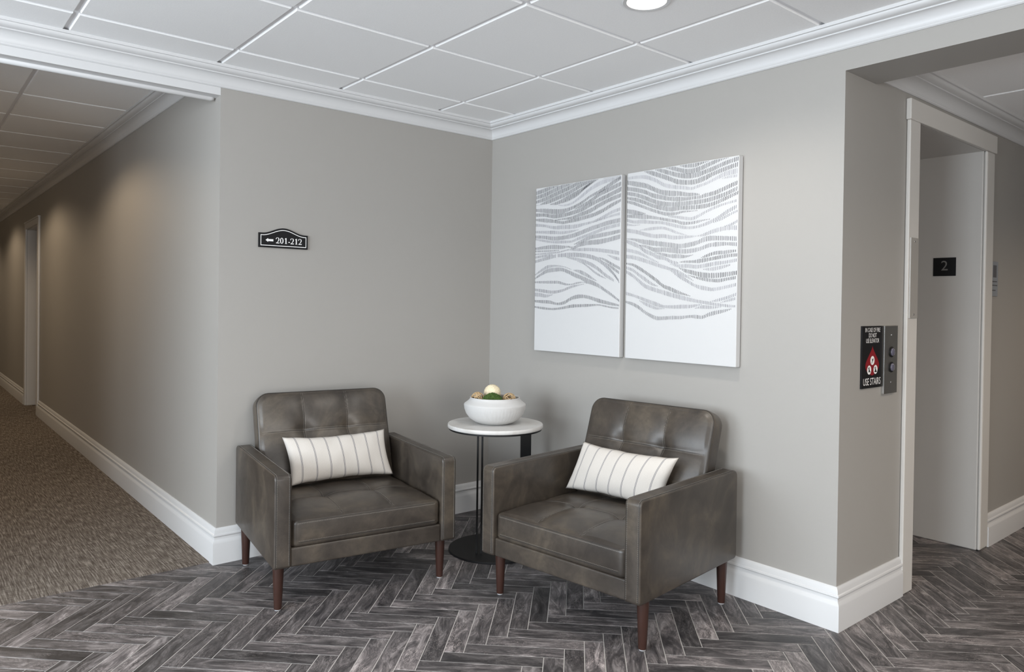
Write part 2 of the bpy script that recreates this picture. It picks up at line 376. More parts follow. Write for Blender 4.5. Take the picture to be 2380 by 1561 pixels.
STROKES_B = [
    (0.38, "171,4,6 248,20,26 336,42,27 421,65,28 477,82,28 559,93,26 639,96,27 717,86,28 793,70,24 868,58,23 942,48,23 999,41,23"),
    (0.38, "266,2,3 336,15,22 421,35,25 504,53,26 585,63,27 665,62,27 743,52,24 793,45,24 868,31,22 941,21,22 999,15,22"),
    (0.38, "381,3,6 449,14,23 531,32,25 585,40,26 665,37,26 742,24,24 793,15,21 868,5,12 936,1,3"),
    (0.38, "493,1,6 558,10,18 638,13,23 691,9,12 768,1,6"),
    (0.70, "6,27,16 99,28,18 189,36,23 278,59,24 365,91,24 449,107,22 532,117,21 613,127,15 665,121,17 743,111,15 819,94,18 893,79,26 999,72,26"),
    (0.70, "869,99,4 927,96,12 999,95,14"),
    (0.40, "6,50,26 99,66,29 190,82,29 249,100,29 336,125,28 422,138,30 505,145,26 586,156,21 639,158,15 686,163,6"),
    (0.38, "6,83,23 99,97,26 190,116,26 249,135,26 337,152,27 422,166,23 505,173,25 586,176,17 639,175,18 692,175,17 718,171,21 769,167,21 819,162,24 894,147,23 942,137,23 1000,127,23"),
    (0.38, "6,109,20 99,124,24 190,147,26 250,164,26 337,184,27 422,194,25 505,198,25 586,198,23 666,198,24 743,195,22 819,187,24 894,176,22 1000,153,22"),
    (0.38, "7,134,15 100,150,23 190,172,23 250,189,22 337,207,25 422,219,25 505,219,22 587,221,23 666,223,23 744,221,22 820,212,21 894,197,20 1000,175,17"),
    (0.40, "7,154,15 69,166,20 161,190,18 250,213,19 337,233,19 394,242,19 478,244,15 533,239,11 613,240,6 666,240,2"),
    (0.65, "406,255,5 478,262,14 560,273,18 614,278,18 666,270,18 744,249,15 820,233,15 894,222,12 1000,211,14"),
    (0.42, "7,205,26 69,214,28 131,222,19 185,227,5"),
    (0.42, "7,231,18 70,236,20 161,242,29 221,248,22 309,259,16 394,272,17 478,284,17 533,296,18 614,299,15 666,296,15 718,291,7 775,288,2"),
    (0.60, "8,254,20 70,266,18 161,269,23 250,277,18 338,283,17 423,297,19 506,312,18 587,322,15 667,320,15 744,309,18 820,292,21 894,267,23 943,252,23 1000,237,17"),
    (0.60, "805,307,3 870,292,15 943,273,14 1000,260,11"),
    (0.65, "8,277,13 70,284,8 143,284,3"),
    (0.65, "137,313,3 221,311,16 309,310,16 366,313,16 423,325,16 479,340,15 534,351,8 582,359,2"),
    (0.62, "8,309,23 101,321,23 192,338,22 280,351,22 367,354,22 451,365,23 534,367,18 614,367,12 667,366,6 719,363,15 795,350,21 870,341,23 943,338,23 991,341,23"),
    (0.60, "895,329,2 958,320,14 1001,307,14"),
    (0.46, "15,354,5 71,360,13 162,375,26 251,385,29 338,394,28 423,402,28 507,411,25 588,408,26 667,399,23 719,387,27 770,382,27 846,384,23 920,388,23 997,393,23"),
    (0.48, "132,393,5 192,402,16 281,422,25 367,424,25 452,431,29 534,438,25 615,438,24 694,430,21 770,416,21 846,413,23 920,414,17 997,419,20"),
    (0.48, "281,438,3 339,445,13 424,458,19 507,462,23 561,465,15 604,462,8 641,457,2"),
    (0.60, "15,369,20 71,384,26 132,401,26 192,427,26 252,442,25 310,460,25 367,467,22 452,491,19 507,496,9"),
    (0.65, "15,415,20 71,424,21 132,435,19 193,453,16 252,471,14 316,488,5"),
    (0.62, "15,450,20 71,456,23 163,472,24 252,490,22 339,508,22 424,525,19 480,548,25 535,570,25 589,589,21 642,608,18 695,620,21 746,626,21 797,631,19 847,628,18 921,619,17 998,608,17"),
    (0.62, "424,519,3 480,532,15 535,552,21 589,568,15 642,588,3"),
    (0.35, "518,492,3 562,491,11 642,492,15 694,490,22 771,484,19 871,475,19 944,470,17 997,469,17"),
    (0.38, "704,474,3 745,467,15 821,455,18 896,454,19 944,451,16 997,449,11"),
    (0.62, "430,500,3 507,511,18 589,513,21 668,518,21 746,513,21 822,506,21 896,502,17 997,493,17"),
    (0.62, "725,532,6 797,532,18 871,525,18 945,515,9"),
    (0.32, "513,522,2 562,535,18 615,544,23 694,557,27 771,563,27 847,563,26 921,559,23 998,553,20"),
    (0.35, "594,559,3 668,573,11 746,583,18 797,587,18 852,589,18 921,582,16 998,575,16"),
    (0.33, "16,488,10 72,497,16 133,516,23 193,538,22 253,562,24 311,586,25 369,612,22 425,625,23 481,639,23 536,650,15 590,659,8 622,665,2"),
    (0.60, "16,511,16 72,526,20 133,552,23 193,575,26 253,598,19 317,613,3"),
    (0.60, "16,534,20 72,556,23 133,584,26 194,611,26 282,630,25 369,645,25 453,659,25 536,671,25 616,682,21 695,691,18 772,698,18 823,703,15 873,706,15 946,711,14 999,711,11"),
    (0.60, "788,690,3 848,683,15 921,671,17 998,654,17"),
    (0.60, "873,694,4 946,682,14 998,674,14"),
    (0.60, "11,650,20 73,660,16 164,678,19 254,697,24 312,708,25 369,717,16 454,719,19 536,717,21 617,715,18 695,707,9 721,705,3"),
    (0.60, "140,689,3 194,704,19 254,718,19 312,728,13 381,728,3"),
    (0.60, "659,724,3 721,717,18 773,718,18 823,718,12 883,715,3"),
    (0.42, "17,696,13 73,707,20 135,725,23 195,749,22 254,767,22 312,779,22 370,778,19 454,774,20 537,772,18 617,765,15 670,766,20 722,767,18 773,754,21 823,745,21 897,735,16 960,724,4"),
]

# ================================================================== the setting
# ---- walls
struct(boxes('wall_left', [((-L1, 0, 0), (TW, 0.15, 2.6))], M['wall']))
struct(boxes('wall_right', [((0, -L2, 0), (TW, 0, 2.6)), ((0, -4.5, HS), (TW, -L2, 2.6)), ((0, YR, 0), (TW, -4.5, 2.6))], M['wall']))
EX0, EX1, EZ = 0.668, 1.51, 2.075          # elevator opening
struct(boxes('wall_elevator', [((TW, -L2, 0), (EX0-0.03, -L2+0.15, 2.6)), ((EX1+0.03, -L2, 0), (XE, -L2+0.15, 2.6)),
                               ((EX0-0.03, -L2, EZ+0.03), (EX1+0.03, -L2+0.15, 2.6))], M['wall']))
DY0, DY1, DZ = 5.63, 6.53, 2.03            # corridor doorway
struct(boxes('wall_corridor', [((-L1, 0.15, 0), (-L1+0.15, DY0, 2.6)), ((-L1, DY1, 0), (-L1+0.15, YC, 2.6)), ((-L1, DY0, DZ), (-L1+0.15, DY1, 2.6))], M['wall']))
struct(boxes('wall_corridor_side', [((XC-0.15, 0, 0), (XC, YC, 2.6))], M['wall']))
struct(boxes('wall_corridor_end', [((XC, YC, 0), (-L1+0.15, YC+0.15, 2.6))], M['wall']))
struct(boxes('wall_lobby_front', [((XL-0.15, 0, 0), (XC-0.15, 0.15, 2.6))], M['wall']))
wy0, wy1, wz0, wz1 = -2.3, -0.2, 0.6, 2.2
struct(boxes('wall_lobby_side', [((XL-0.15, YR, 0), (XL, -3.75, 2.6)), ((XL-0.15, -3.75, 0), (XL, -2.65, wz0)), ((XL-0.15, -3.75, wz1), (XL, -2.65, 2.6)), ((XL-0.15, -2.65, 0), (XL, wy0, 2.6)), ((XL-0.15, wy1, 0), (XL, 0, 2.6)), ((XL-0.15, wy0, 0), (XL, wy1, wz0)), ((XL-0.15, wy0, wz1), (XL, wy1, 2.6))], M['wall']))
rx0, rx1, rz0, rz1 = -4.6, -1.2, 0.15, 2.05
struct(boxes('wall_rear', [((XL-0.15, YR-0.15, 0), (rx0, YR, 2.6)), ((rx1, YR-0.15, 0), (TW, YR, 2.6)), ((rx0, YR-0.15, 0), (rx1, YR, rz0)), ((rx0, YR-0.15, rz1), (rx1, YR, 2.6))], M['wall']))
struct(boxes('wall_hall_side', [((TW, YH-0.15, 0), (XE, YH, 2.6))], M['wall']))
struct(boxes('wall_hall_end', [((XE, YH, 0), (XE+0.15, -L2, 2.6))], M['wall']))
# ---- windows behind the camera
def window(name, a, b, axis):
    mb = MB(); t = 0.05
    (x0, y0, z0), (x1, y1, z1) = a, b
    if axis == 'x':
        for q in ((y0, y0+t), (y1-t, y1), ((y0+y1)/2-t/2, (y0+y1)/2+t/2)): mb.box((x0, q[0], z0), (x1, q[1], z1))
        for q in ((z0, z0+t), (z1-t, z1)): mb.box((x0, y0, q[0]), (x1, y1, q[1]))
    else:
        for q in ((x0, x0+t), (x1-t, x1), (x0+(x1-x0)/3-t/2, x0+(x1-x0)/3+t/2), (x0+(x1-x0)*2/3-t/2, x0+(x1-x0)*2/3+t/2)): mb.box((q[0], y0, z0), (q[1], y1, z1))
        for q in ((z0, z0+t), (z1-t, z1)): mb.box((x0, y0, q[0]), (x1, y1, q[1]))
    struct(mb.build(name, M['frame']))
window('window_1', (XL-0.13, wy0, wz0), (XL-0.03, wy1, wz1), 'x')
window('window_3', (XL-0.13, -3.75, wz0), (XL-0.03, -2.65, wz1), 'x')
window('window_2', (rx0, YR-0.13, rz0), (rx1, YR-0.03, rz1), 'y')

# ---- ceilings: a slab with the grid, tegular tiles hung below it as parts
def ceiling(name, rect, z, xs, ys):
    x0, y0, x1, y1 = rect
    s = struct(boxes(name, [((x0, y0, z+0.0085), (x1, y1, z+0.10))], M['grid']))
    cache = {}
    xs = sorted(set([x0, x1]+[x for x in xs if x0+0.03 < x < x1-0.03])); ys = sorted(set([y0, y1]+[y for y in ys if y0+0.03 < y < y1-0.03]))
    for i in range(len(xs)-1):
        for j in range(len(ys)-1):
            a, b = xs[i+1]-xs[i], ys[j+1]-ys[j]; key = (round(a, 3), round(b, 3))
            if key not in cache:
                g0, g1 = 0.0095, 0.0135
                v = []
                for g, zz in ((g0, 0.0085), (g0+0.0012, 0.002), (g1, 0.0)):
                    v += [(-a/2+g, -b/2+g, zz), (a/2-g, -b/2+g, zz), (a/2-g, b/2-g, zz), (-a/2+g, b/2-g, zz)]
                f = [(0, 1, 2, 3), (11, 10, 9, 8)]
                for k in (0, 4):
                    for q in range(4): f.append((k+q, k+4+q, k+4+(q+1) % 4, k+(q+1) % 4))
                me = bpy.data.meshes.new('ceiling_tile'); me.from_pydata(v, [], f); me.materials.append(M['tile']); cache[key] = me
                bm = bmesh.new(); bm.from_mesh(me); bmesh.ops.recalc_face_normals(bm, faces=bm.faces); bm.to_mesh(me); bm.free()
            o = bpy.data.objects.new('ceiling_tile', cache[key]); C.objects.link(o); o.parent = s
            o.location = ((xs[i]+xs[i+1])/2, (ys[j]+ys[j+1])/2, z)
    return s
ceiling('ceiling', (XL, YR, 0, 0), HC, [GX-k*G for k in range(12)], [GY-k*G for k in range(14)])
ceiling('ceiling_corridor', (XC, 0.09, -L1, YC), HCOR, [-2.265, -2.875], [0.85+k*G for k in range(24)])
ceiling('ceiling_hall', (TW, YH, XE, -L2), HHALL, [1.20+k*G for k in range(-2, 7)], [-2.72-k*G for k in range(4)])

# ---- crown mouldings
def crown(z, hb, c):
    h = z-hb; P = [(0, 0), (0, h), (0.006, h), (0.0105, h*0.955), (0.0105, h*0.90)]
    for k in range(7):                       # lower cove
        t = k/6*PI/2; P.append((0.012+(c*0.56-0.012)*(1-math.cos(t)), h*0.88-(h*0.88-h*0.42)*math.sin(t)))
    P += [(c*0.60, h*0.42), (c*0.60, h*0.36)]
    for k in range(1, 6):
        t = k/5*PI/2; P.append((c*0.60+(c*0.90-c*0.60)*math.sin(t), h*0.36-(h*0.36-h*0.17)*(1-math.cos(t))))
    P += [(c*0.90, h*0.145), (c, h*0.145), (c, 0.0)]
    return [(a, z-q) for a, q in P]
for o in sweep([(XL, 0), (0, 0), (0, YR)], crown(HC, HCB, 0.088), ['trim_1', 'trim_2'], M['white']): struct(o)
struct(sweep([(-L1, YC), (-L1, 0.09)], crown(HCOR, HCOR-0.085, 0.085), ['trim_3'], M['white'])[0])
struct(sweep([(TW, -L2), (XE, -L2)], crown(HHALL, HHALL-0.088, 0.09), ['trim_4'], M['white'])[0])
# ---- header over the corridor opening: white fascia with a bead along its inner lower edge
hd = boxes('trim_5', [((XC-0.2, 0.0, 2.214), (-L1, 0.09, 2.6))], M['white']); struct(hd)
MB().tube([(XC-0.2, 0.074, 2.212), (-L1-0.024, 0.074, 2.212), (-L1-0.016, 0.074, 2.214), (-L1-0.012, 0.074, 2.222)], [0.0145, 0.0145, 0.012, 0.006], 14).build('bead', M['white'], hd, smooth=True)

# ---- baseboards
BP = [(0, 0), (0.022, 0), (0.022, 0.098), (0.0205, 0.104), (0.0145, 0.113), (0.013, 0.116), (0.013, 0.128), (0.0165, 0.1295), (0.0185, 0.133), (0.0175, 0.139),
      (0.013, 0.1425), (0.0125, 0.147), (0.012, 0.1485), (0.0115, 0.156), (0.008, 0.163), (0.004, HB), (0, HB)]
for o in sweep([(-L1, DY0-0.08), (-L1, 0), (0, 0), (0, -L2), (0.563, -L2)], BP, ['baseboard_corridor', 'baseboard_left', 'baseboard_right', 'baseboard_elevator'], M['white']): struct(o)
struct(sweep([(-L1, YC), (-L1, DY1+0.08)], BP, ['baseboard_corridor_far'], M['white'])[0])
struct(sweep([(1.625, -L2), (XE, -L2)], BP, ['baseboard_hall'], M['white'])[0])

# ---- corridor doorway
d1 = struct(boxes('door_1', [((-L1+0.10, DY0+0.012, 0.008), (-L1+0.14, DY1-0.012, DZ-0.012))], M['door'], bevel=0.003))
for nm, a, b in (('jamb', (-L1, DY0, 0.004), (-L1+0.15, DY0+0.012, DZ)), ('jamb', (-L1, DY1-0.012, 0.004), (-L1+0.15, DY1, DZ)), ('head_jamb', (-L1, DY0, DZ-0.012), (-L1+0.15, DY1, DZ))):
    boxes(nm, [(a, b)], M['white'], d1)
def casing_strip(nm, a, b, par, m=None): boxes(nm, [(a, b)], m or M['white'], par, bevel=0.004)
casing_strip('casing', (-L1-0.02, DY0-0.075, 0.004), (-L1, DY0+0.004, DZ+0.075), d1)
casing_strip('casing', (-L1-0.02, DY1-0.004, 0.004), (-L1, DY1+0.075, DZ+0.075), d1)
casing_strip('head_casing', (-L1-0.02, DY0+0.004, DZ-0.004), (-L1, DY1-0.004, DZ+0.06), d1)
casing_strip('head_cap', (-L1-0.026, DY0-0.08, DZ+0.06), (-L1, DY1+0.08, DZ+0.078), d1)
for sy in (DY0+0.02, DY1-0.032): casing_strip('stop', (-L1+0.08, sy, 0.004), (-L1+0.1, sy+0.012, DZ-0.012), d1)
kn = MB().lathe([(0.012, 0), (0.012, 0.03), (0.026, 0.036), (0.029, 0.05), (0.02, 0.062)], 16); ko = kn.build('door_knob', M['steel'], d1, smooth='auto')
ko.rotation_euler = (0, -PI/2, 0); ko.location = (-L1+0.10, DY0+0.08, 0.95)

# ---- elevator doorway
YE = -1.55
d2 = struct(boxes('door_2', [((EX0, YE, 0.006), ((EX0+EX1)/2-0.002, YE+0.03, EZ)), (((EX0+EX1)/2+0.002, YE+0.012, 0.006), (EX1, YE+0.042, EZ))], M['steel'], bevel=0.002))
boxes('jamb', [((EX1, -L2-0.001, 0.0), (EX1+0.03, YE+0.05, EZ+0.03))], M['panel'], d2, bevel=0.006)
boxes('jamb', [((EX0-0.03, -L2-0.001, 0.0), (EX0, YE+0.05, EZ+0.03))], M['panel'], d2, bevel=0.003)
boxes('head_jamb', [((EX0, -L2-0.001, EZ), (EX1, YE+0.05, EZ+0.03))], M['panel'], d2)
YF = -L2-0.018
casing_strip('casing', (0.563, YF, 0.002), (EX0, -L2-0.001, EZ+0.001), d2, M['casing'])
boxes('casing', [((EX1, YF, 0.002), (1.625, -L2-0.001, EZ+0.001))], M['casing'], d2, bevel=0.008)
casing_strip('head_casing', (0.552, YF-0.005, EZ), (1.64, -L2-0.001, 2.166), d2, M['casing'])

# ---- floor: grout bed with herringbone planks as parts
PW, PL = 0.072, 0.360; SQ = math.sqrt(0.5)
fl = struct(boxes('floor', [((XL-0.2, YR-0.2, -0.05), (XE+0.2, 0.25, -0.0012))], M['grout']))
gp = 0.00165
def plank_geo(L, W):
    v = []
    for g, z in ((gp, -0.008), (gp, -0.0009), (gp+0.0009, 0.0)):
        v += [(-L/2+g, -W/2+g, z), (L/2-g, -W/2+g, z), (L/2-g, W/2-g, z), (-L/2+g, W/2-g, z)]
    f = [(8, 9, 10, 11)]
    for k in (0, 4):
        for q in range(4): f.append((k+q, k+(q+1) % 4, k+4+(q+1) % 4, k+4+q))
    return v, f
pv, pf = plank_geo(PL, PW)
planks = []
for ix in range(-200, 200):
    for iy in range(-120, 200):
        d = (ix-iy+7) % 10
        if d == 0: cu, cv, ang = ix-0.5+2.5, iy+0.5, PI/4          # along u = (1,1)
        elif d == 9: cu, cv, ang = ix, iy+2.5, -PI/4               # along v = (1,-1)
        else: continue
        u, v = cu*PW, cv*PW; x, y = (u+v)*SQ, (u-v)*SQ
        ok = (XL < x < 0.19 and YR < y < 0.19) or (-0.19 < x < XE and YH < y < -L2+0.19) or (EX0-0.19 < x < EX1+0.19 and -L2 <= y < YE+0.19)
        if ok: planks.append((x, y, ang))
def score(p):
    q = project((p[0], p[1], 0))
    if q is None or not (-70 < q[0] < 2450 and 1100 < q[1] < 1640): return 1e9
    if p[1] > 0.03 or (p[0] > 0.05 and p[1] > -L2+0.05 and not EX0 < p[0] < EX1): return 1e6+q[2]
    return q[2]
planks.sort(key=score)
pme = bpy.data.meshes.new('floor_plank'); pme.from_pydata(pv, [], pf); pme.materials.append(M['plank'])
ul = pme.uv_layers.new(name='UVMap')
for i, l in enumerate(pme.loops): ul.data[i].uv = pv[l.vertex_index][:2]
for (x, y, a) in planks[:300]:
    o = bpy.data.objects.new('floor_plank', pme); C.objects.link(o); o.parent = fl; o.location = (x, y, 0); o.rotation_euler = (0, 0, a)
vv, ff, uu = [], [], []
for k, (x, y, a) in enumerate(planks[300:]):
    b0 = len(vv); c_, s_ = math.cos(a), math.sin(a); ou, ov = (k*7.31) % 900, (k*3.77) % 700
    for p in pv: vv.append((x+c_*p[0]-s_*p[1], y+s_*p[0]+c_*p[1], p[2])); uu.append((p[0]+ou, p[1]+ov))
    ff += [tuple(i+b0 for i in q) for q in pf]
o = mesh('floor_planks', vv, ff, M['plank'], fl, uvs=uu); o['kind'] = 'stuff'

# ---- corridor carpet (fitted)
struct(boxes('floor_carpet', [((XC, 0.031, -0.01), (-L1, YC, 0.004)), ((-L1, DY0, -0.01), (-L1+0.15, DY1, 0.004))], M['carpet']))

# ================================================================== lamps
def downlight(label, loc, power, col, lens, size=150, blend=0.7, group=None, r=0.088):
    t = thing('recessed_downlight', label, 'ceiling light', loc, 0, group)
    MB().lathe([(r, 0.004), (r, -0.001), (r-0.004, -0.004), (r-0.017, -0.003), (r-0.019, 0.002), (r-0.019, 0.004)], 40).build('trim_ring', M['white'], t, smooth='auto')
    MB().lathe([(r-0.0192, 0.003), (r-0.0192, -0.0005), (r-0.035, -0.0018), (0.004, -0.0022)], 40).build('lens', lens, t, smooth=True)
    l = bpy.data.lights.new('lamp', 'SPOT'); l.energy = power; l.color = col; l.spot_size = math.radians(size); l.spot_blend = blend; l.shadow_soft_size = 0.06
    lo = bpy.data.objects.new('lamp', l); C.objects.link(lo); lo.parent = t; lo.location = (0, 0, -0.02)
    return t
TXc, TYc = GX-G/2, GY-2.5*G
downlight('lit round recessed downlight in the ceiling tile above the armchair by the canvases', (TXc, TYc, HC), 36, (1.0, 0.94, 0.86), M['lens'])
downlight('lit recessed downlight in the lobby ceiling above the middle of the floor', (TXc-3*G, TYc, HC), 36, (1.0, 0.94, 0.86), M['lens'])
downlight('lit recessed downlight in the lobby ceiling nearest the wide opening to the elevator', (TXc, TYc-3*G, HC), 36, (1.0, 0.94, 0.86), M['lens'])
downlight('lit recessed downlight in the lobby ceiling nearest the rear windows', (TXc-3*G, TYc-3*G, HC), 36, (1.0, 0.94, 0.86), M['lens'])
for y, q in ((1.75, 'nearest the lobby opening'), (4.6, 'just before the corridor door'), (7.6, 'just past the corridor door'), (10.6, 'nearest the corridor end wall')):
    downlight('warm recessed downlight in the carpeted corridor ceiling '+q, (-2.57, y, HCOR), 44, (1.0, 0.78, 0.54), M['lenswarm'], 156, 0.34, 'corridor downlights')
downlight('added out-of-view downlight in the elevator hall ceiling facing the elevator door', (0.9, -3.5, HHALL), 36, (1.0, 0.80, 0.60), M['lens'], 150, 0.8)  # extra lamp out of view, added to brighten and warm the elevator wall
downlight('recessed downlight at the far end of the elevator hall ceiling', (2.6, -3.5, HHALL), 58, (1.0, 0.80, 0.60), M['lens'], 150, 0.8)

# ================================================================== armchairs
def rrect(w, h, rads, nc=7, ne=12):
    """rounded rectangle centred at 0; rads for (+x-y, +x+y, -x+y, -x-y) corners, counter-clockwise"""
    P = []
    cs = [(1, -1, -PI/2), (1, 1, 0), (-1, 1, PI/2), (-1, -1, PI)]
    for k, (sx, sy, a0) in enumerate(cs):
        r = rads[k]; cx, cy = sx*(w/2-r), sy*(h/2-r)
        arc = [(cx+r*math.cos(a0+i/nc*PI/2), cy+r*math.sin(a0+i/nc*PI/2)) for i in range(nc+1)]
        P += arc
        k2 = (k+1) % 4; r2 = rads[k2]; sx2, sy2, a2 = cs[k2]
        e = (sx2*(w/2-r2)+r2*math.cos(a2), sy2*(h/2-r2)+r2*math.sin(a2)); s = arc[-1]
        P += [(s[0]+(e[0]-s[0])*i/ne, s[1]+(e[1]-s[1])*i/ne) for i in range(1, ne)]
    return P
def plate(name, w, h, rads, t, er, fn, m, parent, df=None, rings=10, ne=12, back=False):
    """upholstered slab: rounded outline (u, v), thickness 0..t along d with rounded rims, df(u, v) puffs the front; fn(u, v, d) -> 3D"""
    V = []; F = []; n = None
    rows = []
    for s in ((0.3, 0.0), (0.75, 0.0)): rows.append(('s', s[0], s[1]))
    K = 5
    for k in range(K+1): a = k/K*PI/2; rows.append(('i', er*(1-math.sin(a)), er*(1-math.cos(a))))
    for k in range(K+1): a = k/K*PI/2; rows.append(('i', er*(1-math.cos(a)), t-er*(1-math.sin(a))))
    for k in range(1, rings): rows.append(('f', 1-k/rings, t))
    base = rrect(w-2*er, h-2*er, [max(r-er, 0.001) for r in rads], ne=ne)
    for kind, a, d in rows:
        if kind == 'i': pts = rrect(w-2*a, h-2*a, [max(r-a, 0.001) for r in rads], ne=ne)
        else: pts = [(x*a, y*a) for x, y in base]
        n = len(pts)
        for x, y in pts:
            V.append(fn(x, y, d + (df(x, y) if (df and kind == 'f') else 0)))
    for i in range(len(rows)-1):
        for j in range(n): F.append((i*n+j, i*n+(j+1) % n, (i+1)*n+(j+1) % n, (i+1)*n+j))
    F.append(tuple(range(n))[::-1])
    V.append(fn(0, 0, t+(df(0, 0) if df else 0))); c = len(V)-1; q = (len(rows)-1)*n
    for j in range(n): F.append((q+j, q+(j+1) % n, c))
    o = mesh(name, V, F, m, parent, True)
    bm = bmesh.new(); bm.from_mesh(o.data); bmesh.ops.recalc_face_normals(bm, faces=bm.faces); bm.to_mesh(o.data); bm.free()
    return o
def resample(P, step):
    P = [Vector(p) for p in P]; out = []; acc = 0.0; nxt = step/2
    for a, b in zip(P[:-1], P[1:]):
        L = (b-a).length
        while nxt <= acc+L and L > 0:
            out.append((a.lerp(b, (nxt-acc)/L), (b-a).normalized())); nxt += step
        acc += L
    return out
def stitch(mb, path, normals, step=0.0068, ln=0.0042, wd=0.0013, ht=0.0009, lift=0.0003):
    path = [Vector(p) for p in path]
    segs = resample(path, step)
    for p, t in segs:
        k = min(range(len(path)), key=lambda i: (path[i]-p).length_squared); nrm = Vector(normals[k] if isinstance(normals, list) else normals).normalized()
        s = t.cross(nrm).normalized(); nn = s.cross(t).normalized()
        if nn.dot(nrm) < 0: nn = -nn
        c = p+nn*lift; a, bb, h = t*ln/2, s*wd/2, nn*ht
        v = [c-a-bb-h, c+a-bb-h, c+a+bb-h, c-a+bb-h, c-a*0.8-bb*0.7+h, c+a*0.8-bb*0.7+h, c+a*0.8+bb*0.7+h, c-a*0.8+bb*0.7+h]
        mb.add(v, [(4, 5, 6, 7), (0, 1, 5, 4), (1, 2, 6, 5), (2, 3, 7, 6), (3, 0, 4, 7)])
W_, D_, AW = 0.80, 0.73, 0.069
HL, HA = 0.189, 0.562
def g(x, s): return math.exp(-(x/s)**2)
def make_chair(label):
    t = thing('armchair', label, 'armchair', group='pair of leather armchairs')
    # ---- arms
    def arm(sgn):
        x_in, x_out = sgn*(W_/2-AW), sgn*W_/2
        f = lambda u, v, d: (x_out+(x_in-x_out)*d/AW, D_/2+u, (HL+HA)/2+v)
        df = lambda u, v: 0.0
        rr = (0.018, 0.026, 0.022, 0.014)                  # (+y low, +y high, -y high, -y low)
        o = plate('armrest', D_, HA-HL, rr, AW, 0.0085, f, M['leather'], t, rings=6)
        st, sm = MB(), MB()
        P = rrect(D_, HA-HL, rr)
        # run down the front edge and over the top
        P2 = [p for p in P if p[1] > (HA-HL)/2-0.03 or p[0] < -D_/2+0.03]
        P2 = sorted(P2, key=lambda p: (p[1] if p[0] < -D_/2+0.0001 else (0.16+0.0 if False else 0)) )
        path = []
        z0, z1 = -(HA-HL)/2+0.012, (HA-HL)/2
        r = 0.022
        for k in range(14): path.append((-D_/2, z0+(z1-r-z0)*k/13))
        for k in range(1, 8): a = PI-k/7*PI/2; path.append((-D_/2+r+r*math.cos(a), z1-r+r*math.sin(a)))
        for k in range(1, 20): path.append((-D_/2+r+(D_-r-0.03)*k/19, z1))
        def nrm(p):
            if p[0] > -D_/2+r: return (0, 0, 1)
            if p[1] < z1-r: return (0, -1, 0)
            return (0, p[0]-(-D_/2+r), p[1]-(z1-r))
        for d in (0.0105, AW-0.0105):
            stitch(st, [f(p[0], p[1], d) for p in path], [nrm(p) for p in path])
        for d in (0.0078, AW-0.0078):
            sm.tube([f(p[0], p[1], d) for p in path], 0.0011, 5)
        sm.build('seam', M['seam'], o); st.build('stitching', M['thread'], o)['kind'] = 'stuff'
    arm(-1); arm(1)
    iw = W_-2*AW
    # ---- front rail, back panel, deck
    plate('front_rail', iw, 0.265-HL, (0.006,)*4, 0.05, 0.006, lambda u, v, d: (u, 0.062-d, (HL+0.265)/2+v), M['leather'], t, rings=4)
    plate('back_panel', iw+0.004, 0.30, (0.01,)*4, 0.05, 0.008, lambda u, v, d: (u, D_-0.012-d, HL+0.15+v), M['leather'], t, rings=4)
    boxes('seat_deck', [((-iw/2, 0.06, HL+0.008), (iw/2, D_-0.06, 0.262))], M['black'], t)
    # ---- seat cushion
    sy0, sy1, sz0, sz1 = 0.010, 0.60, 0.263, 0.371
    sd = sy1-sy0; sw = iw-0.004
    def puff(u, v):
        e = (1-abs(u/(sw/2))**3)*(1-abs(v/(sd/2))**3); y = v+sd/2
        z = 0.030*max(e, 0)**0.8
        lat = g(y-0.285, 0.010)*0.004 + g(y-0.285, 0.05)*0.005
        lon = max(g(u-0.112, 0.010), g(u+0.112, 0.010))*0.004 + max(g(u-0.112, 0.045), g(u+0.112, 0.045))*0.005
        dim = sum(math.exp(-(((u-q)**2+(y-0.285)**2)/0.030**2)) for q in (-0.112, 0.112))*0.012
        return z-min(1.0, e*4)*(lat+lon+dim) if e > 0 else 0
    sf = lambda u, v, d: (u, sy0+sd/2+v, sz0+d)
    sc = plate('seat_cushion', sw, sd, (0.03, 0.02, 0.02, 0.03), sz1-sz0, 0.016, sf, M['leather'], t, df=puff, rings=44, ne=34)
    st, sm = MB(), MB()
    hh = sz1-sz0
    def on(u, v): return sf(u, v, hh+puff(u, v))
    for q in (-0.112, 0.112):
        P = [on(q, -sd/2+0.018+(sd-0.05)*k/50) for k in range(51)]
        sm.tube(P, 0.0010, 5)
        for o_ in (-0.0045, 0.0045): stitch(st, [(a+o_, b, c+0.0004) for a, b, c in P], (0, 0, 1))
    P = [on(-sw/2+0.03+(sw-0.06)*k/60, 0.285-sd/2) for k in range(61)]
    sm.tube(P, 0.0010, 5)
    for o_ in (-0.0045, 0.0045): stitch(st, [(a, b+o_, c+0.0004) for a, b, c in P], (0, 0, 1))
    # border seams round the front and the sides
    for dz, md in ((hh-0.006, 0), (0.020, 1)):
        er = 0.016; ins = er*(1-math.cos(math.asin(max(0, min(1, (dz-(hh-er))/er))))) if dz > hh-er else 0
        O = rrect(sw-2*ins, sd-2*ins, [max(r-ins, 0.002) for r in (0.03, 0.02, 0.02, 0.03)], ne=20)
        O = [p for p in O if p[1] < 0.12]; O = sorted(O, key=lambda p: (0 if p[0] < -sw/2+0.05 else (2 if p[0] > sw/2-0.05 else 1), (-p[1] if p[0] < -sw/2+0.05 and p[1] > -sd/2+0.031 else p[0]*0.001 if abs(p[0]) < sw/2-0.05 else p[0]*0.001+p[1] if p[0] > 0 else p[0]*0.001+0.5)))
        F_ = [p for p in O if abs(p[0]) < sw/2-0.028]; F_.sort(key=lambda p: p[0])
